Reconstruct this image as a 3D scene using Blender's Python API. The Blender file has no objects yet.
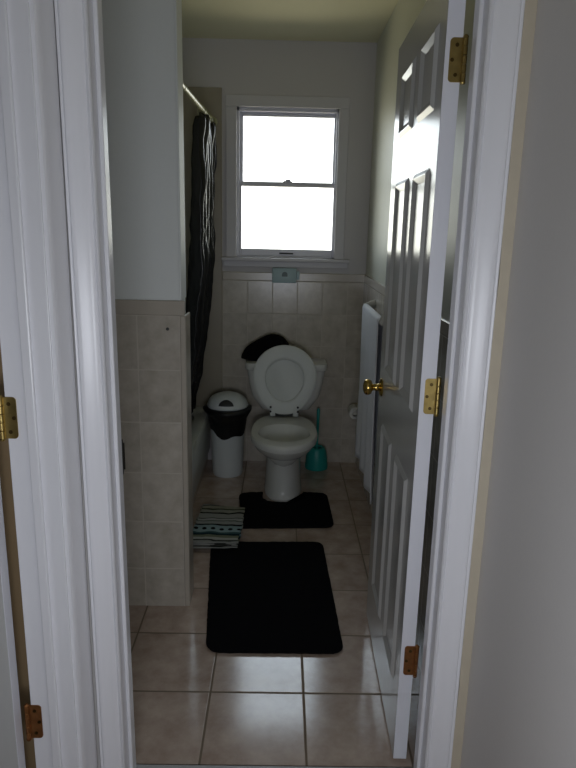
import bpy, bmesh, math, random
from mathutils import Vector, Matrix, noise
random.seed(4)
C = bpy.context.scene.collection
SC = bpy.context.scene
PI = math.pi

# ---------------------------------------------------------------- camera
CAM_H, FOCAL = 1.46, 642.0                     # height above the floor, focal length in pixels of a 576x768 frame
PITCH, ROLL, YAW = math.radians(13.545), math.radians(1.266), math.radians(.7275)
def view_dir(X, Y, Z):                         # image right, image down, forward -> world
    c, q = math.cos(ROLL), math.sin(ROLL); x, y = c * X + q * Y, -q * X + c * Y
    c, q = math.cos(PITCH), math.sin(PITCH); f, z = c * Z - q * y, -q * Z - c * y
    c, q = math.cos(YAW), math.sin(YAW); return Vector((c * x + q * f, -q * x + c * f, z))
cam = bpy.data.cameras.new('camera')
camo = bpy.data.objects.new('camera', cam); C.objects.link(camo)
cam.sensor_fit = 'VERTICAL'; cam.sensor_height = 24.0
cam.lens = FOCAL / 768.0 * 24.0
cam.clip_start = 0.02
M = Matrix((view_dir(1, 0, 0), view_dir(0, -1, 0), view_dir(0, 0, -1))).transposed().to_4x4()
M.translation = Vector((0, 0, CAM_H))
camo.matrix_world = M
SC.camera = camo

# ---------------------------------------------------------------- world, lights, exposure
w = bpy.data.worlds.new('daylight'); SC.world = w; w.use_nodes = True
nt = w.node_tree; bg = nt.nodes['Background']
tc = nt.nodes.new('ShaderNodeTexCoord'); sp = nt.nodes.new('ShaderNodeSeparateXYZ'); nt.links.new(tc.outputs['Generated'], sp.inputs[0])
rp = nt.nodes.new('ShaderNodeValToRGB'); mr = nt.nodes.new('ShaderNodeMapRange'); mr.inputs[1].default_value = -1; nt.links.new(sp.outputs[2], mr.inputs[0]); nt.links.new(mr.outputs[0], rp.inputs[0])
e = rp.color_ramp.elements; e[0].position = .40; e[0].color = (.70, .66, .50, 1); e[1].position = .62; e[1].color = (.80, .93, 1.05, 1)
m_ = e.new(.52); m_.color = (.9, .93, .86, 1)
nt.links.new(rp.outputs[0], bg.inputs['Color']); bg.inputs['Strength'].default_value = 4.5

def area(name, loc, rot, sx, sy, power, col, portal=False):
    l = bpy.data.lights.new(name, 'AREA'); l.shape = 'RECTANGLE'; l.size = sx; l.size_y = sy
    l.energy = power; l.color = col
    o = bpy.data.objects.new(name, l); C.objects.link(o); o.location = loc; o.rotation_euler = rot
    if portal: l.cycles.is_portal = True
    return o
area('window_daylight', (0.016, 4.075, 1.715), (-PI / 2, 0, 0), 0.64, 0.88, 1, (1, 1, 1), True)
area('hall_daylight', (0.0, -.16, 1.0), (PI / 2, 0, 0), 0.5, 0.5, 8.2, (0.88, 0.92, 1.0))

SC.view_settings.view_transform = 'Standard'; SC.view_settings.look = 'None'
SC.view_settings.exposure = 0.0; SC.view_settings.gamma = 1.0
SC.view_settings.use_curve_mapping = False

# ---------------------------------------------------------------- materials
def srgb(r, g, b):
    f = lambda c: (c / 255 / 12.92) if c / 255 <= 0.04045 else ((c / 255 + 0.055) / 1.055) ** 2.4
    return (f(r), f(g), f(b), 1)

class NT:
    def __init__(s, name):
        s.m = bpy.data.materials.new(name); s.m.use_nodes = True
        s.t = s.m.node_tree; s.b = s.t.nodes['Principled BSDF']
    def n(s, typ, **kw):
        nd = s.t.nodes.new(typ)
        for k, v in kw.items(): setattr(nd, k, v)
        return nd
    def l(s, a, b): s.t.links.new(a, b)
    def math(s, op, a, b=None, c=None):
        nd = s.n('ShaderNodeMath', operation=op)
        for i, v in enumerate((a, b, c)):
            if v is None: continue
            if isinstance(v, (int, float)): nd.inputs[i].default_value = v
            else: s.l(v, nd.inputs[i])
        return nd.outputs[0]
    def mix(s, fac, a, b):
        nd = s.n('ShaderNodeMix', data_type='RGBA')
        for i, v in ((0, fac), (6, a), (7, b)):
            if isinstance(v, (int, float, tuple)): nd.inputs[i].default_value = v
            else: s.l(v, nd.inputs[i])
        return nd.outputs[2]
    def noise(s, vec, scale, detail=3, rough=.5):
        nd = s.n('ShaderNodeTexNoise'); nd.inputs['Scale'].default_value = scale
        nd.inputs['Detail'].default_value = detail; nd.inputs['Roughness'].default_value = rough
        s.l(vec, nd.inputs['Vector']); return nd.outputs['Fac']
    def bump(s, h, strength, dist):
        nd = s.n('ShaderNodeBump'); nd.inputs['Strength'].default_value = strength
        nd.inputs['Distance'].default_value = dist; s.l(h, nd.inputs['Height'])
        s.l(nd.outputs[0], s.b.inputs['Normal'])
    def pos(s):
        return s.n('ShaderNodeTexCoord').outputs['Object']
    def set(s, **kw):
        for k, v in kw.items(): s.b.inputs[k.replace('_', ' ')].default_value = v

def simple(name, col, rough=.5, metal=0.0, nscale=30, namt=.06, bump=.0, bdist=.002, spec=.5, stretch=None):
    t = NT(name); t.set(Roughness=rough, Metallic=metal, Specular_IOR_Level=spec)
    p = t.pos()
    if stretch:
        mp = t.n('ShaderNodeMapping'); mp.inputs['Scale'].default_value = stretch
        t.l(p, mp.inputs['Vector']); p = mp.outputs[0]
    f = t.noise(p, nscale)
    dark = tuple(c * (1 - namt) for c in col[:3]) + (1,); lite = tuple(min(1, c * (1 + namt)) for c in col[:3]) + (1,)
    t.l(t.mix(f, dark, lite), t.b.inputs['Base Color'])
    if bump: t.bump(f, bump, bdist)
    return t.m

def tile_mat(name, ax, ay, ox, oy, tw, th, grout_w, tile_a, tile_b, grout, rough, nscale, spec=.5, vein=.5):
    """tiles laid in the object's own coordinates; ax, ay are axis indices"""
    t = NT(name); p = t.pos()
    s = t.n('ShaderNodeSeparateXYZ'); t.l(p, s.inputs[0])
    def cell(o, off, size):
        u = t.math('DIVIDE', t.math('SUBTRACT', o, off), size)
        fr = t.math('FRACT', u)
        d = t.math('MULTIPLY', t.math('MINIMUM', fr, t.math('SUBTRACT', 1.0, fr)), size)
        return d, t.math('FLOOR', u)
    dx, ix = cell(s.outputs[ax], ox, tw); dy, iy = cell(s.outputs[ay], oy, th)
    d = t.math('MINIMUM', dx, dy)
    mr = t.n('ShaderNodeMapRange', interpolation_type='SMOOTHSTEP')
    mr.inputs[1].default_value = grout_w * .35; mr.inputs[2].default_value = grout_w * .75
    t.l(d, mr.inputs[0]); mask = mr.outputs[0]
    cv = t.n('ShaderNodeCombineXYZ'); t.l(ix, cv.inputs[0]); t.l(iy, cv.inputs[1])
    wn = t.n('ShaderNodeTexWhiteNoise', noise_dimensions='3D'); t.l(cv.outputs[0], wn.inputs['Vector'])
    va = t.n('ShaderNodeVectorMath', operation='MULTIPLY_ADD'); t.l(wn.outputs['Color'], va.inputs[0])
    va.inputs[1].default_value = (7, 7, 7); t.l(p, va.inputs[2])
    f = t.noise(va.outputs[0], nscale, 5, .62)
    r = t.n('ShaderNodeMapRange'); r.inputs[1].default_value = .5 - vein * .4; r.inputs[2].default_value = .5 + vein * .4
    t.l(f, r.inputs[0])
    col = t.mix(r.outputs[0], tile_a, tile_b)
    hv = t.n('ShaderNodeHueSaturation'); t.l(col, hv.inputs['Color'])
    t.l(t.math('ADD', t.math('MULTIPLY', wn.outputs['Value'], .10), .95), hv.inputs['Value'])
    t.l(t.mix(mask, grout, hv.outputs[0]), t.b.inputs['Base Color'])
    rr = t.math('SUBTRACT', .85, t.math('MULTIPLY', mask, .85 - rough)); t.l(rr, t.b.inputs['Roughness'])
    t.bump(t.math('ADD', mask, t.math('MULTIPLY', f, .25)), .35, .002); t.set(Specular_IOR_Level=spec)
    return t.m

WHITE_TRIM = simple('white_gloss_trim', srgb(236, 236, 240), .28, nscale=14, namt=.03, bump=.06, stretch=(1, 1, .15))
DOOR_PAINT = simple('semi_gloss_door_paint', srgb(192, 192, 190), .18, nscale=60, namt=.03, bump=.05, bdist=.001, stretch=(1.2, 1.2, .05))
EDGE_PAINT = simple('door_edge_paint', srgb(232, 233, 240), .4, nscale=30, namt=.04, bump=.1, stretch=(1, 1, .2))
WALL_BATH = simple('pale_grey_blue_paint', srgb(232, 236, 234), .55, nscale=120, namt=.02, bump=.05)
WALL_RIGHT = simple('pale_cool_green_paint', srgb(214, 215, 199), .42, nscale=90, namt=.02, bump=.05)
WALL_BACK = simple('pale_grey_paint', srgb(206, 203, 204), .55, nscale=100, namt=.02, bump=.05)
WALL_HALL = simple('grey_hall_paint', srgb(214, 211, 208), .6, nscale=140, namt=.02, bump=.08)
CEIL = simple('cream_ceiling_paint', srgb(234, 230, 196), .7, nscale=100, namt=.02, bump=.05)
TAN = simple('bare_tan_wall_edge', srgb(196, 186, 166), .7, nscale=20, namt=.08)
TAN_ROOM = simple('tan_room_paint', srgb(172, 146, 110), .7, nscale=20, namt=.05)
FLOORM = tile_mat('beige_floor_tile', 0, 1, -.206, 1.787, .301, .307, .0065, srgb(170, 148, 133), srgb(204, 186, 172), srgb(124, 108, 88), .15, 11, spec=.95)
WT = dict(tile_a=srgb(179, 171, 157), tile_b=srgb(204, 197, 185), grout=srgb(199, 192, 180), rough=.2, nscale=16)
TILE_X = tile_mat('beige_wall_tile_facing_room', 0, 2, -.360, .164, .152, .198, .004, **WT)
TILE_Y = tile_mat('beige_wall_tile_side', 1, 2, .0, .164, .152, .198, .004, **WT)
CAP = simple('glazed_tile_cap', srgb(188, 180, 167), .22, nscale=18, namt=.08)
ALCOVE = simple('alcove_surround_panel', srgb(160, 152, 136), .35, nscale=12, namt=.06)
THRESH = simple('grey_marble_threshold', srgb(176, 178, 180), .35, nscale=18, namt=.15)
HALLFLOOR = simple('brown_hall_floor', srgb(120, 92, 66), .5, nscale=8, namt=.2, stretch=(8, 1, 1))
CHINA = simple('white_vitreous_china', srgb(218, 219, 214), .12, nscale=6, namt=.02)
SEATM = simple('white_seat_plastic', srgb(216, 220, 216), .45, nscale=10, namt=.02)
PLASTIC = simple('white_bin_plastic', srgb(214, 220, 220), .4, nscale=20, namt=.03)
TUBM = simple('white_tub_enamel', srgb(206, 210, 206), .2, nscale=6, namt=.03)
BLACKBAG = simple('black_plastic_film', (.006, .006, .007, 1), .35, nscale=60, namt=.3, bump=.4, bdist=.003)
CURTAINM = simple('black_vinyl_curtain', (.006, .0065, .007, 1), .27, nscale=22, namt=.3, bump=.4, bdist=.012)
BLACKPILE = simple('black_plush_pile', (.0045, .0045, .006, 1), .95, nscale=420, namt=.5, bump=1, bdist=.004, spec=.1)
DARKHOLE = simple('dark_plastic_and_gaps', srgb(48, 50, 50), .5, nscale=20, namt=.1)  # dark plastic parts, and the painted shade of gaps and holes
BRASS = simple('polished_brass', (.60, .42, .12, 1), .22, metal=1, nscale=40, namt=.15)
OLDBRASS = simple('tarnished_brass', (.42, .31, .11, 1), .35, metal=1, nscale=60, namt=.35, bump=.2)
RUSTBRASS = simple('rusty_brass', (.30, .13, .045, 1), .45, metal=.75, nscale=70, namt=.5, bump=.3)
DARKBRASS = simple('dark_strike_metal', (.05, .045, .04, 1), .4, metal=1, nscale=60, namt=.3)
SCREW = simple('dark_screw_head', (.12, .08, .03, 1), .4, metal=1, nscale=90, namt=.2)
CHROME = simple('chrome', (.72, .72, .72, 1), .12, metal=1, nscale=10, namt=.02)
RODM = simple('cream_enamel_rod', srgb(176, 176, 140), .3, nscale=10, namt=.04)
TEAL = simple('teal_plastic', (.015, .31, .28, 1), .4, nscale=15, namt=.06)
BRISTLE = simple('white_bristle', srgb(210, 216, 214), .8, nscale=200, namt=.2, bump=.5)
TOWELM = simple('white_terry', srgb(234, 235, 240), .95, nscale=260, namt=.1, bump=.8, bdist=.003, spec=.1)
CERAMIC = simple('white_ceramic', srgb(214, 212, 206), .15, nscale=10, namt=.03)
PAPER = simple('tissue_paper', srgb(226, 226, 222), .9, nscale=80, namt=.05)
BLUEBOX = simple('pale_blue_plastic', srgb(176, 200, 206), .35, nscale=20, namt=.03)
VINYL = simple('white_vinyl_window', srgb(216, 216, 226), .35, nscale=20, namt=.02)
WINCAS = simple('white_window_casing', srgb(212, 210, 214), .4, nscale=20, namt=.02)

t = NT('clear_window_glass')
tr = t.n('ShaderNodeBsdfTransparent'); gl = t.n('ShaderNodeBsdfGlossy'); gl.inputs['Roughness'].default_value = .02
fr = t.n('ShaderNodeFresnel'); fr.inputs[0].default_value = 1.25
mx = t.n('ShaderNodeMixShader'); t.l(fr.outputs[0], mx.inputs[0]); t.l(tr.outputs[0], mx.inputs[1]); t.l(gl.outputs[0], mx.inputs[2])
t.l(mx.outputs[0], t.t.nodes['Material Output'].inputs[0]); GLASS = t.m

# woven stripes with a dotted band
t = NT('striped_woven_cloth'); p = t.pos(); s = t.n('ShaderNodeSeparateXYZ'); t.l(p, s.inputs[0])
nz = t.noise(p, 9, 2)
yy = t.math('ADD', s.outputs[1], t.math('MULTIPLY', t.math('SUBTRACT', nz, .5), .045))
rp = t.n('ShaderNodeValToRGB'); rp.color_ramp.interpolation = 'CONSTANT'
t.l(t.math('ADD', t.math('MULTIPLY', yy, 2.35), .49), rp.inputs[0])
stripes = [(0, (150, 152, 146)), (.045, (60, 62, 58)), (.075, (176, 178, 170)), (.13, (120, 124, 104)), (.19, (24, 48, 56)), (.235, (66, 96, 98)),
           (.27, (146, 170, 174)), (.42, (18, 20, 22)), (.455, (160, 164, 162)), (.52, (90, 100, 92)), (.545, (176, 178, 176)), (.60, (40, 46, 44)),
           (.62, (158, 160, 154)), (.74, (18, 20, 22)), (.775, (150, 152, 140)), (.85, (60, 64, 50)), (.88, (152, 150, 134)), (.95, (40, 42, 42)), (.97, (150, 150, 146))]
els = rp.color_ramp.elements
while len(els) > 1: els.remove(els[-1])
els[0].position = 0; els[0].color = srgb(*stripes[0][1])
for q, c in stripes[1:]:
    e = els.new(q); e.color = srgb(*c)
du = t.math('SUBTRACT', t.math('FRACT', t.math('MULTIPLY', s.outputs[0], 24)), .5)
dv = t.math('MULTIPLY', t.math('SUBTRACT', yy, -.062), 24)
rr = t.math('ADD', t.math('MULTIPLY', du, du), t.math('MULTIPLY', dv, dv))
dot = t.math('LESS_THAN', rr, .075)
t.l(t.mix(dot, rp.outputs[0], srgb(16, 18, 20)), t.b.inputs['Base Color'])
t.set(Roughness=.95, Specular_IOR_Level=.1); t.bump(t.noise(p, 300), .6, .002); STRIPED = t.m

# ---------------------------------------------------------------- geometry helpers
def bx(bm, lo, hi, bev=0.0, seg=2):
    vs = [bm.verts.new((x, y, z)) for x in (lo[0], hi[0]) for y in (lo[1], hi[1]) for z in (lo[2], hi[2])]
    fs = [bm.faces.new([vs[i] for i in q]) for q in ((0, 1, 3, 2), (4, 6, 7, 5), (0, 4, 5, 1), (2, 3, 7, 6), (0, 2, 6, 4), (1, 5, 7, 3))]
    if bev:
        es = list({e for f in fs for e in f.edges})
        bmesh.ops.bevel(bm, geom=es, offset=bev, segments=seg, affect='EDGES', profile=.5)
def loft(bm, rings, cap0=True, cap1=True, closed=True):
    vr = [[bm.verts.new(p) for p in r] for r in rings]
    n = len(vr[0])
    for a, b in zip(vr, vr[1:]):
        for i in range(n if closed else n - 1):
            j = (i + 1) % n
            bm.faces.new((a[i], a[j], b[j], b[i]))
    if cap0: bm.faces.new(list(reversed(vr[0])))
    if cap1: bm.faces.new(vr[-1])
    return vr
def circ(c, r, n=28, ax=2, ry=None):
    ry = r if ry is None else ry
    out = []
    for i in range(n):
        a = 2 * PI * i / n; u, v = r * math.cos(a), ry * math.sin(a)
        out.append((c[0] + u, c[1] + v, c[2]) if ax == 2 else (c[0], c[1] + u, c[2] + v) if ax == 0 else (c[0] + v, c[1], c[2] + u))
    return out
def lathe(bm, prof, c=(0, 0, 0), n=32, ax=2, cap0=True, cap1=True):
    rings = []
    for r, z in prof:
        cc = list(c); cc[ax] += z; rings.append(circ(cc, max(r, 1e-4), n, ax))
    loft(bm, rings, cap0, cap1)
def tube(bm, pts, r, n=12):
    pts = [Vector(p) for p in pts]; rings = []
    for i, p in enumerate(pts):
        d = (pts[min(i + 1, len(pts) - 1)] - pts[max(i - 1, 0)]).normalized()
        a = d.orthogonal().normalized() if i == 0 else (a - d * a.dot(d)).normalized()
        b = d.cross(a)
        rr = r[i] if isinstance(r, (list, tuple)) else r
        rings.append([p + (a * math.cos(2 * PI * k / n) + b * math.sin(2 * PI * k / n)) * rr for k in range(n)])
    loft(bm, rings)
def obj(name, bm, mat, parent=None, smooth=True, ang=40):
    bmesh.ops.recalc_face_normals(bm, faces=bm.faces)
    me = bpy.data.meshes.new(name); bm.to_mesh(me); bm.free()
    mats = mat if isinstance(mat, list) else [mat]
    for m in mats: me.materials.append(m)
    o = bpy.data.objects.new(name, me); C.objects.link(o)
    if parent: o.parent = parent
    if smooth:
        for f in me.polygons: f.use_smooth = True
        me.set_sharp_from_angle(angle=math.radians(ang))
    return o
def thing(name, label, cat, loc=(0, 0, 0), rot=(0, 0, 0), group=None):
    o = bpy.data.objects.new(name, None); C.objects.link(o); o.empty_display_size = .05
    o.location = loc; o.rotation_euler = rot; o['label'] = label; o['category'] = cat
    if group: o['group'] = group
    return o
def tag(o, label, cat, group=None):
    o['label'] = label; o['category'] = cat
    if group: o['group'] = group
    return o
def struct(name, bm, mat, parent=None, smooth=False):
    o = obj(name, bm, mat, parent, smooth)
    if parent is None: o['kind'] = 'structure'
    return o
def sroot(name, loc=(0, 0, 0), rot=(0, 0, 0)):
    o = bpy.data.objects.new(name, None); C.objects.link(o); o.empty_display_size = .05
    o.location = loc; o.rotation_euler = rot; o['kind'] = 'structure'; return o
def boxobj(name, boxes, mat, parent=None, bev=0, st=True):
    bm = bmesh.new()
    for lo, hi in boxes: bx(bm, lo, hi, bev)
    return struct(name, bm, mat, parent) if st else obj(name, bm, mat, parent)
def label(o, text):
    o['label'] = text; return o

# ---------------------------------------------------------------- shell
YB, YF0, YF1 = 3.93, 1.386, 1.503           # back wall face, hall face and bathroom face of the front wall
CZ = 2.484
JL, JR = -.388, .396                        # finished door opening
HL, HR = -.462, .482                        # hall walls
HLB = -.561                                 # far face of the hall's left wall
DH = 2.035                                  # opening height
RX = .506                                   # right bathroom wall
TT = 1.154                                  # wall tiles end here, under a cap row
PY = 2.278                                  # face of the partition
boxobj('floor', [((-1.3, YF1 - .005, -.06), (.65, YB + .12, 0))], FLOORM)
boxobj('floor_hall', [((-2.7, -2.5, -.06), (.65, YF1 - .005, -.004))], HALLFLOOR)
boxobj('trim_threshold', [((JL, YF0 - .01, -.003), (JR, YF1 - .012, .006))], THRESH, bev=.003)
boxobj('ceiling', [((-1.3, YF0 - .005, CZ), (.65, YB + .12, CZ + .06))], CEIL)
boxobj('ceiling_hall', [((-2.7, -2.5, CZ), (.65, YF0 - .005, CZ + .06))], CEIL)

# back wall with the window opening
WX0, WX1, WZ0, WZ1 = -.281, .312, 1.286, 2.138
boxobj('wall_back', [((-1.3, YB, 0), (WX0, YB + .12, CZ)), ((WX1, YB, 0), (.65, YB + .12, CZ)),
                     ((WX0, YB, 0), (WX1, YB + .12, WZ0)), ((WX0, YB, WZ1), (WX1, YB + .12, CZ))], WALL_BACK)
wb = bpy.data.objects['wall_back']
boxobj('tile_wainscot', [((-.430, YB - .008, 0), (RX, YB, TT))], TILE_X, wb)
boxobj('tile_cap', [((-.361, YB - .010, TT), (RX, YB, 1.205))], CAP, wb, bev=.004)
boxobj('alcove_panel', [((-1.19, YB - .014, .34), (-.361, YB, 2.23))], ALCOVE, wb, bev=.004)

wr = sroot('wall_right', (RX, YB, 0))
boxobj('wall_right_plaster', [((0, YF1 - YB, 0), (.1, .12, CZ))], WALL_RIGHT, wr)
boxobj('tile_wainscot', [((-.008, YF1 - YB, 0), (0, -.008, TT))], TILE_Y, wr)
boxobj('tile_cap', [((-.011, YF1 - YB, TT), (0, -.008, 1.203))], CAP, wr, bev=.005)
boxobj('wall_left', [((-1.3, YF1 - .02, 0), (-1.2, YB + .12, CZ))], WALL_BATH)

# partition at the tub's end, facing the door
wp = sroot('wall_partition')
boxobj('partition_plaster', [((-1.2, PY, 0), (-.357, PY + .11, CZ))], WALL_BATH, wp)
boxobj('tile_wainscot', [((-1.2, PY - .008, 0), (-.360, PY, TT))], TILE_X, wp)
boxobj('tile_cap', [((-1.2, PY - .010, TT), (-.342, PY, 1.207))], CAP, wp, bev=.004)
boxobj('tile_edge', [((-.360, PY - .010, 0), (-.340, PY + .002, TT)), ((-.350, PY + .002, 0), (-.340, PY + .11, TT))], CAP, wp, bev=.004)
bm = bmesh.new(); lathe(bm, [(.006, 0), (.006, -.0012), (.003, -.0016), (.003, -.0010), (0, -.0010)], (-.404, PY - .008, 1.106), 12, 1); label(obj('screw_hole', bm, DARKHOLE, wp), 'small dark disc drawn as a screw hole in the tile')  # dark disc stands in for a screw hole
boxobj('corner_bead', [((-.362, PY - .003, 1.207), (-.353, PY + .11, CZ))], WALL_BATH, wp, bev=.003)

# front wall around the doorway
boxobj('wall_front', [((-2.7, YF0, 0), (JL - .02, YF1, CZ)), ((JR + .02, YF0, 0), (.65, YF1, CZ)), ((JL - .02, YF0, DH + .02), (JR + .02, YF1, CZ))], WALL_HALL)
boxobj('wall_hall_right', [((HR, -2.5, 0), (HR + .1, YF0, CZ))], WALL_HALL)
# hall's left wall with another doorway
LJ = 1.275; LN = .50
boxobj('wall_hall_left', [((HLB, -2.5, 0), (HL, LN - .02, CZ)), ((HLB, LJ + .02, 0), (HL, YF0, CZ)), ((HLB, LN - .02, DH + .02), (HL, LJ + .02, CZ))], WALL_HALL)
boxobj('wall_hall_end', [((-2.7, -2.6, 0), (.65, -2.5, CZ))], WALL_HALL)
boxobj('wall_side_room', [((-2.8, -2.5, 0), (-2.7, YF0, CZ))], TAN_ROOM)
boxobj('wall_side_room_front', [((-2.7, YF0 - .012, 0), (HLB - .002, YF0, CZ))], TAN_ROOM)

# ---------------------------------------------------------------- trim: casings, jambs, stops
def extrude_profile(bm, prof, z0, z1, fn):
    """prof in (across, out); fn maps (across, out, z) to world"""
    n = 2
    loft(bm, [[fn(a, o, z0 + (z1 - z0) * k / (n - 1)) for a, o in prof] for k in range(n)])
# colonial profile, across 0 = edge at the opening
CAS = [(0, 0), (0, .007), (.004, .0105), (.008, .0085), (.010, .0065), (.013, .0095), (.022, .0105), (.034, .013), (.046, .0165), (.054, .0175), (.0575, .016), (.0585, .0135), (.061, .0155), (.064, .0155), (.066, .013), (.066, 0)]
def casing(name, fn, z0, z1, parent, wscale=1.0):
    bm = bmesh.new(); extrude_profile(bm, [(a * wscale, o) for a, o in CAS], z0, z1, fn)
    return obj(name, bm, WHITE_TRIM, parent, ang=50)
f1 = sroot('trim_1')
casing('casing', lambda a, o, z: (JR - .004 + a * 1.02, YF0 - o, z), 0, DH + .006, f1)
casing('casing', lambda a, o, z: (JL + .003 - a * .93, YF0 - o, z), 0, DH + .006, f1)
casing('casing', lambda a, o, z: (JL - .06 + z, YF0 - o, DH + .005 + a), 0, JR - JL + .12, f1)
boxobj('jamb', [((JR, YF0, 0), (JR + .02, YF1, DH))], WHITE_TRIM, f1, bev=.0015)
boxobj('jamb', [((JL - .02, YF0, 0), (JL, YF1, DH))], WHITE_TRIM, f1, bev=.0015)
boxobj('jamb', [((JL - .02, YF0, DH), (JR + .02, YF1, DH + .02))], WHITE_TRIM, f1)
boxobj('door_stop', [((JR - .010, YF0 + .042, 0), (JR, YF0 + .080, DH))], WHITE_TRIM, f1, bev=.003)
boxobj('door_stop', [((JL, YF0 + .042, 0), (JL + .010, YF0 + .080, DH))], WHITE_TRIM, f1, bev=.003)
boxobj('door_stop', [((JL, YF0 + .042, DH - .01), (JR, YF0 + .080, DH))], WHITE_TRIM, f1, bev=.003)
label(boxobj('strike_plate', [((JL, YF1 - .026, .862), (JL + .0025, YF1 + .002, .952)), ((JL, YF1 + .0015, .872), (JL + .0055, YF1 + .006, .942))], DARKBRASS, f1, bev=.001), 'dark metal strike plate')
for o in f1.children:                          # the left side of this old frame stands slightly out of plumb
    if o.name.split('.')[0] in ('casing', 'jamb', 'door_stop', 'strike_plate') and max(v.co.x for v in o.data.vertices) < -.3:
        o.rotation_euler = (0, -.0040, 0); o.location = (.0055, 0, 0)
# bare tan strip between right casing and hall wall, with an uneven painted edge
bm = bmesh.new()
r0 = []; N = 60
for k in range(N + 1):
    z = CZ * k / N
    j = .0035 * noise.noise(Vector((0, 3.1, z * 7))) + .002 * noise.noise(Vector((5, 1, z * 31)))
    r0.append([(.4585 + j, YF0 - .0145, z), (.4825, YF0 - .0145, z), (.4825, YF0, z), (.4585 + j, YF0, z)])
loft(bm, r0)
struct('trim_2', bm, TAN)

f3 = sroot('trim_3')                          # frame of the other doorway, on the hall's left wall
casing('casing', lambda a, o, z: (HL + o, LJ + .006 + a * 1.31, z), 0, DH + .006, f3)
casing('casing', lambda a, o, z: (HL + o, LN - .004 - a, z), 0, DH + .006, f3)
casing('casing', lambda a, o, z: (HL + o, LN - .06 + z, DH + .005 + a), 0, LJ - LN + .12, f3)
boxobj('jamb', [((HLB - .002, LJ, 0), (HL, LJ + .02, DH))], WHITE_TRIM, f3, bev=.0015)
boxobj('jamb', [((HLB - .002, LN - .02, 0), (HL, LN, DH))], WHITE_TRIM, f3, bev=.0015)
boxobj('jamb', [((HLB - .002, LN - .02, DH), (HL, LJ + .02, DH + .02))], WHITE_TRIM, f3)
boxobj('door_stop', [((-.520, LJ - .010, 0), (-.499, LJ, DH))], WHITE_TRIM, f3, bev=.003)
boxobj('door_stop', [((-.520, LN, 0), (-.499, LN + .010, DH))], WHITE_TRIM, f3, bev=.003)

# ---------------------------------------------------------------- window
wn = sroot('window_1')
boxobj('window_casing', [((-.338, YB - .014, 1.292), (WX0 + .004, YB, WZ1 - .004)), ((WX1 - .004, YB - .014, 1.292), (.366, YB, WZ1 - .004)),
                         ((-.338, YB - .014, WZ1 - .004), (.366, YB, 2.195))], WINCAS, wn, bev=.003)
boxobj('window_sill', [((-.363, YB - .040, 1.271), (.403, YB + .05, 1.291))], WINCAS, wn, bev=.004)
boxobj('apron', [((-.352, YB - .016, 1.236), (.392, YB - .0, 1.271))], WINCAS, wn, bev=.003)
Y0, Y1 = YB + .02, YB + .11
boxobj('window_frame', [((WX0, Y0, WZ0), (WX0 + .018, Y1, WZ1)), ((WX1 - .014, Y0, WZ0), (WX1, Y1, WZ1)), ((WX0, Y0, WZ1 - .022), (WX1, Y1, WZ1)), ((WX0, Y0, WZ0), (WX1, Y1, WZ0 + .015))], VINYL, wn, bev=.002)
def sash(name, x0, x1, z0, z1, y, gx0, gx1, gz0, gz1):
    o = boxobj(name, [((x0, y, z0), (gx0, y + .026, z1)), ((gx1, y, z0), (x1, y + .026, z1)), ((gx0, y, z0), (gx1, y + .026, gz0)), ((gx0, y, gz1), (gx1, y + .026, z1))], VINYL, wn, bev=.0025)
    boxobj('pane', [((gx0 - .003, y + .011, gz0 - .003), (gx1 + .003, y + .015, gz1 + .003))], GLASS, o, st=False)
    return o
sash('upper_sash', WX0 + .018, WX1 - .014, 1.704, WZ1 - .022, YB + .068, -.244, .288, 1.733, 2.096)
lo_ = sash('lower_sash', WX0 + .018, WX1 - .014, WZ0 + .015, 1.730, YB + .036, -.250, .296, 1.342, 1.704)
bm = bmesh.new(); bx(bm, (-.005, YB + .040, 1.730), (.048, YB + .06, 1.738), .002); bx(bm, (.008, YB + .032, 1.738), (.038, YB + .056, 1.747), .003)
obj('sash_lock', bm, VINYL, lo_)
boxobj('lift_handle', [((-.02, YB + .026, 1.313), (.065, YB + .038, 1.321))], DARKHOLE, lo_, bev=.002, st=False)

# ---------------------------------------------------------------- doors
def panel_face(bm, W, H, y, sgn, cols, rows):
    """front face at y with raised-and-fielded panels; recess goes along -sgn"""
    xs = [0]; zs = [0]
    for a, b in cols: xs += [a, b]
    for a, b in rows: zs += [a, b]
    xs.append(W); zs.append(H)
    V = [[bm.verts.new((x, y, z)) for z in zs] for x in xs]
    pan = []
    for i in range(len(xs) - 1):
        for j in range(len(zs) - 1):
            q = [V[i][j], V[i + 1][j], V[i + 1][j + 1], V[i][j + 1]]
            if sgn > 0: q.reverse()
            f = bm.faces.new(q)
            if i % 2 == 1 and j % 2 == 1: pan.append(f)
    for th, dp in ((.002, -.003), (.003, 0), (.016, -.008), (.003, 0), (.022, .008)):
        bmesh.ops.inset_individual(bm, faces=pan, thickness=th, depth=dp)
    return V, xs, zs
COLS = [(.072, .272), (.362, .575)]
ROWS = [(.195, .815), (.992, 1.598), (1.722, 1.910)]
def panel_door(parent, W, H, T, rows):
    bm = bmesh.new()
    Va, xs, zs = panel_face(bm, W, H, 0, -1, COLS, rows)
    Vb, _, _ = panel_face(bm, W, H, T, 1, COLS, rows)
    o = obj('door_leaf', bm, DOOR_PAINT, parent, ang=25)
    return o
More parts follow.
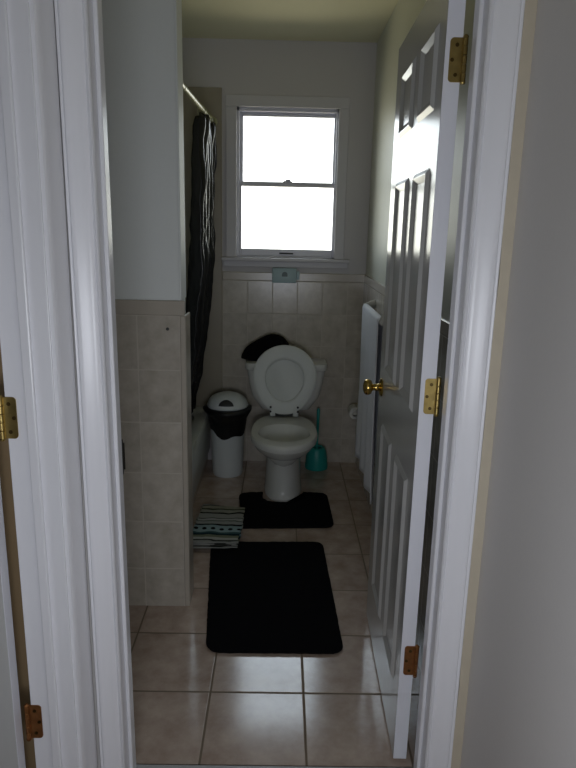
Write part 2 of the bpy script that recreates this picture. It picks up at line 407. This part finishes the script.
def hinge_parts(parent, z, mat, px, py, leaf_dir, H=.089, LW=.031, thick=.0022, lab=None):
    """leaf facing -y in world; px, py pin position; leaf runs in leaf_dir (+1/-1 in x)"""
    bm = bmesh.new()
    # leaf outline with rounded corners
    r = .008; pts = []
    for cx_, cz_, a0 in ((LW - r, H / 2 - r, 0), (0.0, H / 2, 90), (0.0, -H / 2, 180), (LW - r, -H / 2 + r, 270)):
        if cx_ == 0.0: pts.append((0, cz_)); continue
        for k in range(6):
            a = math.radians(a0 + 90 * k / 5); pts.append((cx_ + r * math.cos(a), cz_ + r * math.sin(a)))
    loft(bm, [[(px + leaf_dir * u, py, z + v) for u, v in pts], [(px + leaf_dir * u, py - thick, z + v) for u, v in pts]])
    hg = obj('hinge', bm, mat, parent, ang=30)
    if lab: hg['label'] = lab
    for zz in (-.030, 0, .030):
        b = bmesh.new(); lathe(b, [(.0042, 0), (.0042, .0008), (.003, .0014)], (px + leaf_dir * (.017 + (.006 if zz == 0 else -.003)), py - thick - .0013, z + zz), 12, 1)
        obj('screw', b, SCREW, hg)
    b = bmesh.new()
    for k in range(5):
        z0 = z - H / 2 + k * H / 5
        lathe(b, [(.0050, .0004), (.0058, .0012), (.0058, H / 5 - .0012), (.0050, H / 5 - .0004)], (px - leaf_dir * .003, py - .004, z0), 14)
    lathe(b, [(.0045, -.003), (.0062, 0), (.0062, .0015)], (px - leaf_dir * .003, py - .004, z - H / 2 - .0015), 14)
    lathe(b, [(.0062, -.0015), (.0062, .0005), (.003, .004)], (px - leaf_dir * .003, py - .004, z + H / 2 + .0015), 14)
    obj('barrel', b, mat, hg)
    return hg

DW, DT = .709, .037
HX, HY = .340, 1.516
da = math.atan2(.709, .0135)
d1 = sroot('door_1', (HX, HY, .012), (0, 0, 0))
# local x along the leaf; local +y side is the face towards the left of the room after rotation
d1.rotation_euler = (.0015, 0, da)
DHT = 2.010
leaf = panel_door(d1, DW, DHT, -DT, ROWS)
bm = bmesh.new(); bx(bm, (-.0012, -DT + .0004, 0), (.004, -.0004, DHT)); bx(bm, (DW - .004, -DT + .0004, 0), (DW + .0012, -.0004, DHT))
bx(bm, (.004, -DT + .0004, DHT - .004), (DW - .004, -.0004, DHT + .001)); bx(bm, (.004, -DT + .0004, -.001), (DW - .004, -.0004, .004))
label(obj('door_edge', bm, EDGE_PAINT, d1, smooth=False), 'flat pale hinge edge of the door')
# door knob, both sides, axis along local y
for sg in (1, -1):
    y0 = 0 if sg > 0 else -DT
    bm = bmesh.new()
    lathe(bm, [(.0, 0), (.031, 0), (.032, sg * .003), (.028, sg * .007), (.017, sg * .010), (.0125, sg * .013), (.0115, sg * .030), (.014, sg * .034), (.024, sg * .038), (.0275, sg * .046), (.0275, sg * .054), (.023, sg * .061), (.012, sg * .065), (0, sg * .0655)], (DW - .065, y0, .922), 30, 1)
    label(obj('door_knob', bm, BRASS, d1, ang=60), 'round polished brass knob')
bm = bmesh.new(); bx(bm, (DW, -DT / 2 - .012, .895), (DW + .0028, -DT / 2 + .012, .965), .0008); bx(bm, (DW, -DT / 2 - .006, .922), (DW + .011, -DT / 2 + .006, .939), .002)
obj('latch_plate', bm, BRASS, d1)
# hinges: built in world axes (leaf on the hinge edge, pin beside the jamb), then given to the door
bpy.context.view_layer.update()
def in_world(o, root):
    o.matrix_parent_inverse = root.matrix_world.inverted()
for z, m, lb, dx in ((1.824, OLDBRASS, 'tarnished brass hinge at the top of the door', .003), (1.071, OLDBRASS, 'pitted brass hinge at mid height', .0), (.331, RUSTBRASS, 'rusty brown hinge at the bottom of the door', -.002)):
    hg = hinge_parts(d1, z, m, .3815 if z > .5 else .379, HY - .0018, -1, LW=.029, lab=lb)
    in_world(hg, d1)

d2 = sroot('door_2', (-.583, 1.264, .012), (0, 0, math.radians(180 + 2)))
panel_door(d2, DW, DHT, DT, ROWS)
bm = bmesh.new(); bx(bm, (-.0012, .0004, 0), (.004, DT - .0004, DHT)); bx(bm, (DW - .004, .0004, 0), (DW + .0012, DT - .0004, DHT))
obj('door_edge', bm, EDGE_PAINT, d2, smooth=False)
bpy.context.view_layer.update()
for z, m, lb in ((1.070, OLDBRASS, 'brass hinge with dark wear'), (.333, RUSTBRASS, 'rusty brown hinge near the floor'), (1.80, OLDBRASS, None)):
    hg = hinge_parts(d2, z, m, -.569 if z > .5 else -.568, LJ - .0002, 1, LW=.029, lab=lb)
    in_world(hg, d2)

# ---------------------------------------------------------------- bathtub, rod, curtain
tub = thing('bathtub', 'white bathtub against the left wall behind the tiled partition', 'bathtub', (-.80, 3.15, 0))
def tubloc(p): return (p[0] + .80, p[1] - 3.15, p[2])
bm = bmesh.new()
RZ = .362
def rrect(x0, x1, y0, y1, z, r, n=8):
    out = []
    for cx_, cy_, a0 in ((x1 - r, y1 - r, 0), (x0 + r, y1 - r, 90), (x0 + r, y0 + r, 180), (x1 - r, y0 + r, 270)):
        for k in range(n):
            a = math.radians(a0 + 90 * k / (n - 1)); out.append(tubloc((cx_ + r * math.cos(a), cy_ + r * math.sin(a), z)))
    return out
TX0, TX1, TY0, TY1 = -1.185, -.428, 2.392, 3.914
loft(bm, [rrect(TX0, TX1, TY0, TY1, RZ - .045, .012), rrect(TX0, TX1, TY0, TY1, RZ - .012, .014), rrect(TX0 + .010, TX1 - .010, TY0 + .01, TY1 - .01, RZ, .02), rrect(TX0 + .07, TX1 - .07, TY0 + .09, TY1 - .07, RZ, .14), rrect(TX0 + .085, TX1 - .085, TY0 + .105, TY1 - .085, RZ - .012, .14),
          rrect(TX0 + .12, TX1 - .12, TY0 + .16, TY1 - .13, .14, .13), rrect(TX0 + .17, TX1 - .17, TY0 + .24, TY1 - .2, .09, .1)], False, True)
obj('basin', bm, TUBM, tub)
bm = bmesh.new()
prof = [(TX1 - .006, RZ - .040), (TX1 - .003, RZ - .06), (TX1 - .010, .20), (TX1 - .012, .09), (TX1 - .02, .067), (TX1 - .05, .062), (TX1 - .05, .315)]
loft(bm, [[tubloc((x, yy_, z)) for x, z in prof] for yy_ in (TY0, TY1)])
obj('apron', bm, TUBM, tub)
bm = bmesh.new(); bx(bm, tubloc((TX1 - .06, TY0, 0)), tubloc((TX1 - .028, TY1, .066)))
label(obj('toe_kick', bm, CAP, tub, smooth=False), 'beige tiled toe kick under the tub apron')

RODX, RZ0, RZ1, RY0, RY1 = -.413, 1.997, 2.046, 2.388, 3.916
rod = thing('shower_rod', 'cream shower curtain rod across the top of the tub alcove', 'curtain rod', (RODX, RY0, RZ0))
RL = RY1 - RY0; RD = RZ1 - RZ0
bm = bmesh.new(); tube(bm, [(0, .003, 0), (0, RL / 2, RD / 2), (0, RL - .003, RD)], .0115, 16); obj('rod', bm, RODM, rod)
bm = bmesh.new(); lathe(bm, [(.028, 0), (.028, .004), (.018, .012), (.0135, .018)], (0, 0.0, 0), 20, 1); obj('flange', bm, RODM, rod)
bm = bmesh.new(); lathe(bm, [(.0135, -.018), (.018, -.012), (.028, -.004), (.028, 0)], (0, RL, RD), 20, 1); obj('flange', bm, RODM, rod)
bm = bmesh.new(); lathe(bm, [(.0135, -.009), (.0135, .009)], (0, .42, RD * .42 / RL), 20, 1); obj('joint_collar', bm, RODM, rod)

cur = thing('shower_curtain', 'black glossy vinyl shower curtain gathered at the window end of the rod', 'curtain', (RODX, 3.65, 2.0))
bm = bmesh.new()
NU, NV = 150, 60
grid = []
ztop, zbot = 2.010, .20
for j in range(NV + 1):
    v = j / NV
    z = ztop + (zbot - ztop) * v
    # the lower part swings in over the rim because it is tucked into the tub
    if z > 1.39: off = .022 - .004 * (2.0 - z) / .6
    elif z > .8: off = .018 - .046 * ((1.39 - z) / .59) ** 1.4
    else: off = -.028 - .088 * ((.8 - z) / .5)
    off = max(off, -.20)
    row = []
    for i in range(NU + 1):
        u = i / NU
        yy_ = 3.36 + .52 * u + .012 * math.sin(u * 40 + v * 2) * (1 - v)
        amp = .030 + .022 * v
        base = off - .012 * min(1, v * 4) * (.6 + .4 * math.sin(u * 6))
        ph = u * 2 * PI * 6.5 + .8 * math.sin(v * 2.2 + u * 5)
        x = base - amp + amp * math.sin(ph) + .014 * noise.noise(Vector((u * 5, v * 9, 1.7)))
        x += .010 * noise.noise(Vector((u * 16, v * 26, 4.2)))
        sag = -.02 * abs(math.sin(u * PI * 6)) * (1 - v) if j == 0 else 0
        row.append(bm.verts.new((min(x, off + .016), yy_ - 3.65, z - 2.0 + .018 * u + sag)))
    grid.append(row)
for a, b in zip(grid, grid[1:]):
    for i in range(NU): bm.faces.new((a[i], a[i + 1], b[i + 1], b[i]))
sh = obj('curtain_sheet', bm, CURTAINM, cur, ang=180)
sm = sh.modifiers.new('thickness', 'SOLIDIFY'); sm.thickness = .0012
for k in range(7):
    yk = 3.385 + k * .080
    zr = RZ0 + RD * (yk - RY0) / RL
    b = bmesh.new()
    tube(b, [(.019 * math.cos(a), yk - 3.65, zr - 2.0 - .010 + .026 * math.sin(a)) for a in [2 * PI * q / 20 for q in range(21)]], .0022, 6)
    obj('curtain_ring', b, RODM, cur)

# ---------------------------------------------------------------- toilet
TXC = .027
toi = thing('toilet', 'white toilet under the window with its seat and lid raised', 'toilet', (TXC, 3.5, 0))
def egg(yf, yb, hw, z, n=48, blunt=.62, cx_=0.0):
    """egg outline: round front at yf, blunter back at yb (world y)"""
    hw *= 1.135; yf, yb = 3.10 + (yf - 3.35) * .93, 3.10 + (yb - 3.35) * .98
    out = []; L = yb - yf; mid = yf + L * .46
    for i in range(n):
        a = 2 * PI * i / n
        s_, c_ = math.sin(a), math.cos(a)
        if s_ < 0: y = mid + s_ * (mid - yf); x = hw * c_
        else:
            y = mid + (abs(s_) ** .9) * (yb - mid); x = hw * (abs(c_) ** blunt) * (1 if c_ >= 0 else -1)
        out.append((x + cx_, y - 3.5, z))
    return out
bm = bmesh.new()
loft(bm, [egg(3.536, 3.98, .0935, 0), egg(3.534, 3.98, .094, .018), egg(3.549, 3.97, .092, .030), egg(3.556, 3.96, .090, .06), egg(3.562, 3.95, .087, .14), egg(3.556, 3.95, .085, .220),
          egg(3.545, 3.96, .088, .245), egg(3.500, 4.0, .104, .258), egg(3.440, 4.0, .127, .277), egg(3.400, 3.99, .143, .300), egg(3.376, 3.985, .152, .322), egg(3.366, 3.985, .156, .332), egg(3.363, 3.98, .158, .336), egg(3.354, 3.98, .161, .340), egg(3.350, 3.975, .163, .358), egg(3.352, 3.97, .1625, .371), egg(3.359, 3.96, .158, .378), egg(3.370, 3.95, .150, .380),
          egg(3.450, 3.765, .124, .379, blunt=.9), egg(3.454, 3.761, .121, .372, blunt=.9), egg(3.459, 3.756, .117, .352, blunt=.9), egg(3.475, 3.725, .104, .30, blunt=.95), egg(3.51, 3.66, .070, .245, blunt=1), egg(3.54, 3.62, .045, .215, blunt=1), egg(3.555, 3.605, .02, .205, blunt=1)], True, True)
obj('bowl', bm, CHINA, toi, ang=38)
bm = bmesh.new(); loft(bm, [egg(3.512, 3.658, .0695, .2455, blunt=1), egg(3.513, 3.657, .0685, .2465, blunt=1)])
o = obj('bowl_water', bm, simple('toilet_water', srgb(120, 124, 118), .05, nscale=5), toi)
# tank
def tank_ring(z, hw, y0, y1, r=.04, n=7):
    out = []
    for cx_, cy_, a0 in ((hw - r, y1 - .012, 0), (-hw + r, y1 - .012, 90), (-hw + r, y0 + r, 180), (hw - r, y0 + r, 270)):
        rx = r; ry = .012 if cy_ > 3.85 else r; zt = z - .022 if z > .45 else z
        for k in range(n):
            a = math.radians(a0 + 90 * k / (n - 1)); out.append((cx_ + rx * math.cos(a) + .008, cy_ + ry * math.sin(a) - 3.5, zt))
    return out
bm = bmesh.new()
loft(bm, [tank_ring(.388, .125, 3.76, 3.885), tank_ring(.396, .148, 3.75, 3.892), tank_ring(.44, .178, 3.742, 3.897), tank_ring(.50, .203, 3.736, 3.90), tank_ring(.58, .222, 3.731, 3.903), tank_ring(.662, .233, 3.728, 3.905)])
obj('tank', bm, CHINA, toi, ang=50)
bm = bmesh.new()
loft(bm, [tank_ring(.662, .238, 3.722, 3.908), tank_ring(.667, .244, 3.716, 3.912), tank_ring(.698, .246, 3.714, 3.913), tank_ring(.706, .243, 3.717, 3.911), tank_ring(.709, .232, 3.728, 3.903)])
obj('tank_lid', bm, CHINA, toi, ang=50)
# raised lid and seat, in a hinge frame: local u across, t up the lid, n out towards the room
h0 = Vector((0, 3.640, .398)); h1 = Vector((0, 3.698, .803)); td = (h1 - h0).normalized(); nd = Vector((0, -td.z, td.y))
if nd.y > 0: nd = -nd
def lid_out(t0, t1, hw, off, n=56, blunt=.7):
    out = []; mid = t0 + (t1 - t0) * .56
    for i in range(n):
        a = 2 * PI * i / n; s_, c_ = math.sin(a), math.cos(a)
        if s_ >= 0: t_ = mid + s_ * (t1 - mid); x = hw * c_
        else:
            t_ = mid + s_ * (mid - t0); x = hw * c_
            x = hw * (abs(c_) ** .78) * (1 if c_ >= 0 else -1) * (1 - .20 * abs(s_) ** 2)
        p_ = h0 + td * t_ + nd * off
        out.append((x, p_.y - 3.5, p_.z))
    return out
TL = .409
bm = bmesh.new()
loft(bm, [lid_out(.004, TL - .004, .182, -.020), lid_out(0, TL, .187, -.016), lid_out(0, TL, .187, -.008), lid_out(.004, TL - .004, .182, -.004)])
obj('seat_lid', bm, SEATM, toi)
bm = bmesh.new()
I0, I1, IW = .080, .322, .112
rg = [lid_out(.006, TL - .006, .179, -.002), lid_out(.001, TL - .001, .185, .002), lid_out(.001, TL - .001, .185, .0075), lid_out(.006, TL - .006, .180, .0095), lid_out(.012, TL - .012, .174, .011),
      lid_out(I0 - .018, I1 + .018, IW + .014, .011), lid_out(I0 - .006, I1 + .006, IW + .005, .0095), lid_out(I0, I1, IW, .005), lid_out(I0, I1, IW, -.002)]
vr = loft(bm, rg, False, False)
n_ = len(vr[0])
for i in range(n_):
    j = (i + 1) % n_; bm.faces.new((vr[-1][i], vr[-1][j], vr[0][j], vr[0][i]))
so = obj('seat_ring', bm, SEATM, toi, ang=32)
for sx_ in (-1, 1):
    b = bmesh.new(); c_ = h0 + td * .012
    bx(b, (sx_ * .068 - .016, 3.632 - 3.5, .386), (sx_ * .068 + .016, 3.670 - 3.5, .424), .006); obj('hinge_post', b, SEATM, toi)
    for tt in (.018, .044):
        b = bmesh.new(); p_ = h0 + td * tt + nd * .0155
        bmesh.ops.create_uvsphere(b, u_segments=10, v_segments=6, radius=.0065, matrix=Matrix.Translation((sx_ * .080, p_.y - 3.5, p_.z)))
        label(obj('bumper', b, DARKHOLE, so), 'small dark seat bumper')
b = bmesh.new(); bx(b, (-.052, 3.640 - 3.5, .386), (.052, 3.655 - 3.5, .404), .003); label(obj('hinge_gap_shade', b, DARKHOLE, toi), 'dark strip drawn as the shaded gap between the seat hinges')  # dark strip stands in for the shaded gap between the hinge posts
b = bmesh.new(); lathe(b, [(.011, 0), (.011, -.006), (.006, -.012)], (-.16, 3.732 - 3.5, .595), 14, 1); bx(b, (-.166, 3.713 - 3.5, .589), (-.100, 3.721 - 3.5, .601), .003); obj('flush_lever', b, CHROME, toi)
for sx_ in (-1, 1):
    b = bmesh.new(); lathe(b, [(.013, 0), (.013, .010), (.009, .018), (0, .02)], (sx_ * .092, 3.56 - 3.5, .025), 14); obj('bolt_cap', b, CHINA, toi)

# black plush heap on the tank lid
bm = bmesh.new()
bmesh.ops.create_icosphere(bm, subdivisions=5, radius=1)
for v in bm.verts:
    p_ = v.co.copy()
    n1 = noise.noise(p_ * 1.7 + Vector((3, 1, 2))); n2 = noise.noise(p_ * 3.5); n3 = noise.noise(p_ * 26)
    sx = (1 if p_.x > 0 else -1) * abs(p_.x) ** .8
    x = sx * .130 * (1 + .05 * n1)
    y = p_.y * .070 * (1 + .12 * n1)
    hgt = .104 + .044 * math.exp(-((p_.x - .34) / .58) ** 2) - .012 * max(0, -p_.x)
    zz = .012 + (p_.z * hgt if p_.z > 0 else p_.z * .014) + .007 * n2 * (p_.z > 0)
    v.co = (x + .003 * n3, y + .002 * n3, max(.0, zz + .0025 * n3))
hat = obj('plush_cover', bm, BLACKPILE, None, ang=180)
hat.location = (-.080, 3.825, .6875); hat.scale = (1.2, 1.05, 1.02)
tag(hat, 'crumpled black plush cover lying on the left of the toilet tank', 'tank cover')

# ---------------------------------------------------------------- trash can with liner
can = thing('trash_can', 'white round trash can with domed lid between tub and toilet', 'trash can', (-.311, 3.706, 0))
can.scale = (1.13, 1.13, 1.11)
bm = bmesh.new(); lathe(bm, [(.0, .004), (.070, .003), (.077, 0), (.080, .005), (.0815, .02), (.092, .345), (.096, .352), (.096, .358), (.089, .358), (.070, .02), (0, .015)], (0, 0, 0), 40, 2, True, True)
obj('body', bm, PLASTIC, can)
bm = bmesh.new(); prof = [(.0985, .385), (.106, .385), (.108, .389), (.108, .397), (.105, .402)]
for k in range(1, 11):
    a = k / 10 * PI / 2; prof.append((.103 * math.cos(a) + .0001, .402 + .058 * math.sin(a)))
prof.append((.0, .4602)); lathe(bm, prof, (0, 0, 0), 40, 2, False, False)
lid = obj('lid', bm, PLASTIC, can, ang=50)
# half-moon opening on the front slope of the dome
bm = bmesh.new()
def dome(x, tt, lift):
    """tt 0..1 from the base edge upwards on the front"""
    a = tt * PI / 2; r = .103 * math.cos(a); z = .402 + .058 * math.sin(a)
    ph = x / max(.103, .001)
    return Vector((r * math.sin(ph * 1.0), -r * math.cos(ph * 1.0) - lift * .6, z + lift))
bm = bmesh.new(); rows_ = []
for q in range(7):
    rows_.append([dome(.040 * math.cos(PI * k / 20), .06 + .36 * math.sin(PI * k / 20) * q / 6, .0016) for k in range(21)])
rows_ = [[dome(p_[0], p_[1], -.002) for p_ in [(.040 * math.cos(PI * k / 20), .05) for k in range(21)]]] + rows_
rows_.append([dome(.041 * math.cos(PI * k / 20), .06 + .37 * math.sin(PI * k / 20), -.003) for k in range(21)])
loft(bm, rows_, False, False, closed=False); label(obj('flap_opening', bm, DARKHOLE, lid), 'dark half-moon opening')
bm = bmesh.new(); hr = [dome(.045 * math.cos(PI * k / 20) , .04 + .43 * math.sin(PI * k / 20), .002) for k in range(21)]
tube(bm, hr, .0022, 6); obj('flap_rim', bm, PLASTIC, lid)
bag = bmesh.new(); rings = []
NB, NR = 72, 14
for j in range(NR + 1):
    v = j / NR; ring = []
    for i in range(NB):
        a = 2 * PI * i / NB
        front = max(0, -math.sin(a)) ** .6
        z_low = .272 - .045 * front + .008 * math.sin(a * 5 + 1) + .03 * max(0, -math.cos(a)) ** 2
        z = .386 + (z_low - .386) * v
        rb = .0775 + .0155 * (z / .345) + .006
        fl = .020 * math.exp(-((v - .12) / .22) ** 2) + .010 * (1 - v)
        r = rb + fl + .0035 * noise.noise(Vector((math.cos(a) * 4, math.sin(a) * 4, v * 4))) + .002 * noise.noise(Vector((math.cos(a) * 11, math.sin(a) * 11, v * 9)))
        if j == 0: r = .1005
        ring.append((r * math.cos(a), r * math.sin(a), z))
    rings.append(ring)
inner = [[(.080 * math.cos(2 * PI * i / NB), .080 * math.sin(2 * PI * i / NB), .375) for i in range(NB)], [(.070 * math.cos(2 * PI * i / NB), .070 * math.sin(2 * PI * i / NB), .10) for i in range(NB)]]
rings = [inner[1], inner[0], [(.094 * math.cos(2 * PI * i / NB), .094 * math.sin(2 * PI * i / NB), .381) for i in range(NB)]] + rings
loft(bag, rings, True, False)
bo = obj('bin_liner', bag, BLACKBAG, None, ang=180); bo.location = (-.311, 3.706, 0); bo.scale = (1.13, 1.13, 1.11)
tag(bo, 'black plastic bag lining the white trash can and folded over its rim', 'bag')

# ---------------------------------------------------------------- toilet brush in holder
hold = obj('brush_holder', (lambda b: (lathe(b, [(.0, 0), (.052, 0), (.058, .004), (.059, .014), (.054, .070), (.047, .108), (.040, .122), (.030, .126), (.024, .12), (.034, .09), (.046, .02), (0, .01)], (0, 0, 0), 32), b)[1])(bmesh.new()), TEAL)
hold.location = (.238, 3.815, 0); hold.scale = (1.22, 1.22, 1.12)
tag(hold, 'teal plastic brush holder standing on the floor right of the toilet', 'brush holder')
br = thing('toilet_brush', 'toilet brush with a thin teal handle upright in the teal holder', 'toilet brush', (.238, 3.815, .02))
br.scale = (1.12, 1.12, 1.15)
bm = bmesh.new(); tube(bm, [(0, 0, .03), (0, 0, .12), (.001, 0, .22), (.002, 0, .312), (.002, 0, .322)], [.006, .006, .0075, .009, .005], 14); obj('handle', bm, TEAL, br)
bm = bmesh.new(); lathe(bm, [(.0, .0), (.018, .004), (.021, .02), (.021, .06), (.010, .07), (0, .07)], (0, 0, 0), 20); obj('brush_head', bm, BRISTLE, br)

# ---------------------------------------------------------------- mats and cloth
def round_poly(corners, radii, n=8):
    out = []; m = len(corners)
    for i in range(m):
        p_ = Vector(corners[i]); a = (Vector(corners[i - 1]) - p_); b = (Vector(corners[(i + 1) % m]) - p_)
        r = radii[i] if isinstance(radii, list) else radii
        pa, pb = p_ + a.normalized() * r, p_ + b.normalized() * r
        for k in range(n + 1):
            t_ = k / n; out.append(pa * (1 - t_) ** 2 + p_ * 2 * t_ * (1 - t_) + pb * t_ * t_)
    return out
def pile_mat(name, outline, height, origin):
    def resample(P, step):
        out = []
        for a, b in zip(P, P[1:] + P[:1]):
            n = max(1, int((b - a).length / step))
            for k in range(n): out.append(a + (b - a) * k / n)
        return out
    P = resample(outline, .012); n = len(P)
    cen = sum(P, Vector((0, 0))) / n
    bm = bmesh.new(); rings = []
    def off(k, d):
        tn = (P[(k + 1) % n] - P[k - 1]).normalized(); nn = Vector((tn.y, -tn.x))
        return P[k] - nn * d
    for d, z in ((.004, 0), (0, height * .35), (.001, height * .7), (.006, height * .95), (.014, height)):
        ring = []
        for k in range(n):
            q = off(k, d); jz = .0022 * noise.noise(Vector((q.x * 60, q.y * 60, z * 50))) if z > 0 else 0
            jx = .0022 * noise.noise(Vector((q.x * 90, q.y * 90, 7)))
            ring.append((q.x + jx - origin[0], q.y + jx - origin[1], max(0, z + jz)))
        rings.append(ring)
    vr = loft(bm, rings, True, False)
    f = bm.faces.new(vr[-1])
    bmesh.ops.triangulate(bm, faces=[f])
    o = obj(name, bm, BLACKPILE, None, ang=180); o.location = (origin[0], origin[1], .0004)
    return o
m1 = pile_mat('bath_mat', round_poly([(-.244, 1.978), (.246, 1.982), (.218, 2.806), (-.314, 2.786)], [.06, .05, .05, .04]), .016, (0, 2.4))
tag(m1, 'large rectangular black bath mat in the middle of the tiled floor', 'bath mat')
cut = [(.139, 3.395), (.1395, 3.34), (.136, 3.303), (.110, 3.272), (.070, 3.258), (.027, 3.255), (-.016, 3.258), (-.056, 3.272), (-.082, 3.303), (-.0855, 3.34), (-.085, 3.388)]
outl = round_poly([(-.205, 2.945), (.288, 2.972), (.277, 3.395), (.139, 3.395)], [.05, .05, .06, .001])[:27] + [Vector(c) for c in cut]
outl += round_poly([(.139, 3.388), (-.085, 3.388), (-.218, 3.380), (-.205, 2.945)], [.001, .001, .06, .001])[18:27]
m2 = pile_mat('contour_mat', outl, .016, (0, 3.2))
tag(m2, 'small black contour mat curved around the foot of the toilet', 'bath mat')

# folded striped cloth: four layers wandering over one another
cl = thing('folded_cloth', 'folded striped woven cloth on the floor by the partition corner', 'rug', (-.288, 2.905, 0))
def cloth_layer(z, dx, dy, seed, th=.006):
    cor = [Vector((-.122, -.197)), Vector((.104, -.188)), Vector((.116, .186)), Vector((-.104, .226))]
    bm = bmesh.new(); nU, nV = 26, 30; top = []; bot = []
    for j in range(nV + 1):
        v = j / nV; rt = []; rb_ = []
        for i in range(nU + 1):
            u = i / nU
            q = (cor[0] * (1 - u) + cor[1] * u) * (1 - v) + (cor[3] * (1 - u) + cor[2] * u) * v
            ex = .007 * noise.noise(Vector((v * 6, seed, u > .5))) * (1 if u in (0, 1) else .5)
            ez = .0035 * noise.noise(Vector((u * 4, v * 7, seed)))
            rt.append(bm.verts.new((q.x + dx + ex, q.y + dy + .006 * noise.noise(Vector((u * 5, seed, 3))), z + th + ez)))
            rb_.append(bm.verts.new((q.x + dx + ex, q.y + dy + .006 * noise.noise(Vector((u * 5, seed, 3))), z + (ez if z > .002 else 0))))
        top.append(rt); bot.append(rb_)
    for j in range(nV):
        for i in range(nU):
            bm.faces.new((top[j][i], top[j][i + 1], top[j + 1][i + 1], top[j + 1][i])); bm.faces.new((bot[j][i], bot[j + 1][i], bot[j + 1][i + 1], bot[j][i + 1]))
    for j in range(nV):
        bm.faces.new((top[j][0], top[j + 1][0], bot[j + 1][0], bot[j][0])); bm.faces.new((top[j][-1], bot[j][-1], bot[j + 1][-1], top[j + 1][-1]))
    for i in range(nU):
        bm.faces.new((top[0][i], bot[0][i], bot[0][i + 1], top[0][i + 1])); bm.faces.new((top[-1][i], top[-1][i + 1], bot[-1][i + 1], bot[-1][i]))
    return obj('fold', bm, STRIPED, cl, ang=60)
for k, (dx, dy) in enumerate(((0, 0), (.004, .006), (-.003, .002), (.003, -.004))):
    cloth_layer(.001 + k * .0095, dx, dy, 3.3 * k + 1.2)
cl.location.z = .0172

# ---------------------------------------------------------------- towel bar, towel, paper, box
tb = thing('towel_bar', 'white ceramic towel bar on the right tiled wall', 'towel bar', (RX, 3.12, 0))
BZ = 1.072
bm = bmesh.new(); tube(bm, [(-.062, .29, BZ), (-.062, -.30, BZ)], .009, 14); obj('bar', bm, CERAMIC, tb)
for yk, dz in ((.30, .012), (-.305, .085)):
    b = bmesh.new()
    tube(b, [(-.0085, yk, BZ + dz), (-.022, yk, BZ + dz * .9), (-.042, yk, BZ + dz * .55), (-.060, yk, BZ), (-.066, yk, BZ - .014)], [.024, .021, .016, .015, .009], 14)
    obj('post', b, CERAMIC, tb)
tw = bmesh.new(); NS = 64; pr = []
for k in range(31): pr.append((-.0775, .27 + (BZ - .27) * k / 30, 0))
for k in range(1, 8): a = PI - PI * k / 8; pr.append((-.062 + .0145 * math.cos(a), BZ + .0145 * math.sin(a), 1))
for k in range(1, 25): pr.append((-.0465, BZ - (BZ - .40) * k / 24, 2))
grid = []
for i in range(NS + 1):
    u = i / NS; yk = .255 - .542 * u; row = []
    for x, z, side in pr:
        hang = max(0, (BZ - z)) / BZ
        fold = .013 * math.sin(u * 2 * PI * 3.6 + z * .8) * min(1, hang * 1.6) + .004 * noise.noise(Vector((u * 6, z * 3, side)))
        zz = z + (.012 * math.sin(u * 5) if z < .45 else 0)
        spread = yk + (u - .5) * (-.05) * hang - .16 * u * u * hang
        xx = x + (fold if side == 0 else fold * .3) * min(1, hang * 3)
        row.append(tw.verts.new((min(xx, -.030), spread, zz)))
    grid.append(row)
for a, b in zip(grid, grid[1:]):
    for k in range(len(pr) - 1): tw.faces.new((a[k], b[k], b[k + 1], a[k + 1]))
to = obj('towel', tw, TOWELM, None, ang=180); to.location = (RX, 3.12, 0)
sm = to.modifiers.new('thickness', 'SOLIDIFY'); sm.thickness = .006; sm.offset = 0
tag(to, 'long white towel hanging over the ceramic bar behind the open door', 'towel')

ph = thing('paper_holder', 'small white paper roll holder low on the right wall', 'paper holder', (RX, 3.97, .03))
for yk in (-.115, -.235):
    b = bmesh.new(); bx(b, (-.062, yk - .007, .345), (-.008, yk + .007, .378), .004); obj('arm', b, CERAMIC, ph)
b = bmesh.new(); tube(b, [(-.046, -.115, .35), (-.046, -.235, .35)], .008, 12); obj('roller', b, CERAMIC, ph)
rl = bmesh.new(); lathe(rl, [(.018, -.05), (.035, -.05), (.036, -.048), (.036, .048), (.035, .05), (.018, .05)], (0, 0, 0), 28, 1, False, False)
ro = obj('paper_roll', rl, PAPER, None); ro.location = (RX - .046, 3.97 - .175, .38)
tag(ro, 'white toilet paper roll on the wall holder beside the towel', 'toilet paper')

wbx = thing('wall_box', 'small pale blue box on the wall just under the window sill', 'wall box', (.020, YB - .010, 1.199))
bm = bmesh.new(); bx(bm, (-.080, -.045, -.052), (.066, 0, .036), .006); obj('case', bm, BLUEBOX, wbx)
bm = bmesh.new(); P = [(-.018, -.014), (.016, -.014), (.016, -.002)] + [(.0 + .016 * math.cos(a), .0 + .014 * math.sin(a)) for a in [PI * k / 8 for k in range(9)]] + [(-.018, -.002)]
loft(bm, [[(x - .004, -.0455, z) for x, z in P], [(x - .004, -.0435, z) for x, z in P]]); label(obj('emblem', bm, simple('grey_blue_print', srgb(112, 128, 134), .5), wbx), 'grey arch-shaped mark')
bm = bmesh.new(); bx(bm, (.067, -.032, -.032), (.084, -.002, .018), .004); obj('side_knob', bm, BLUEBOX, wbx)
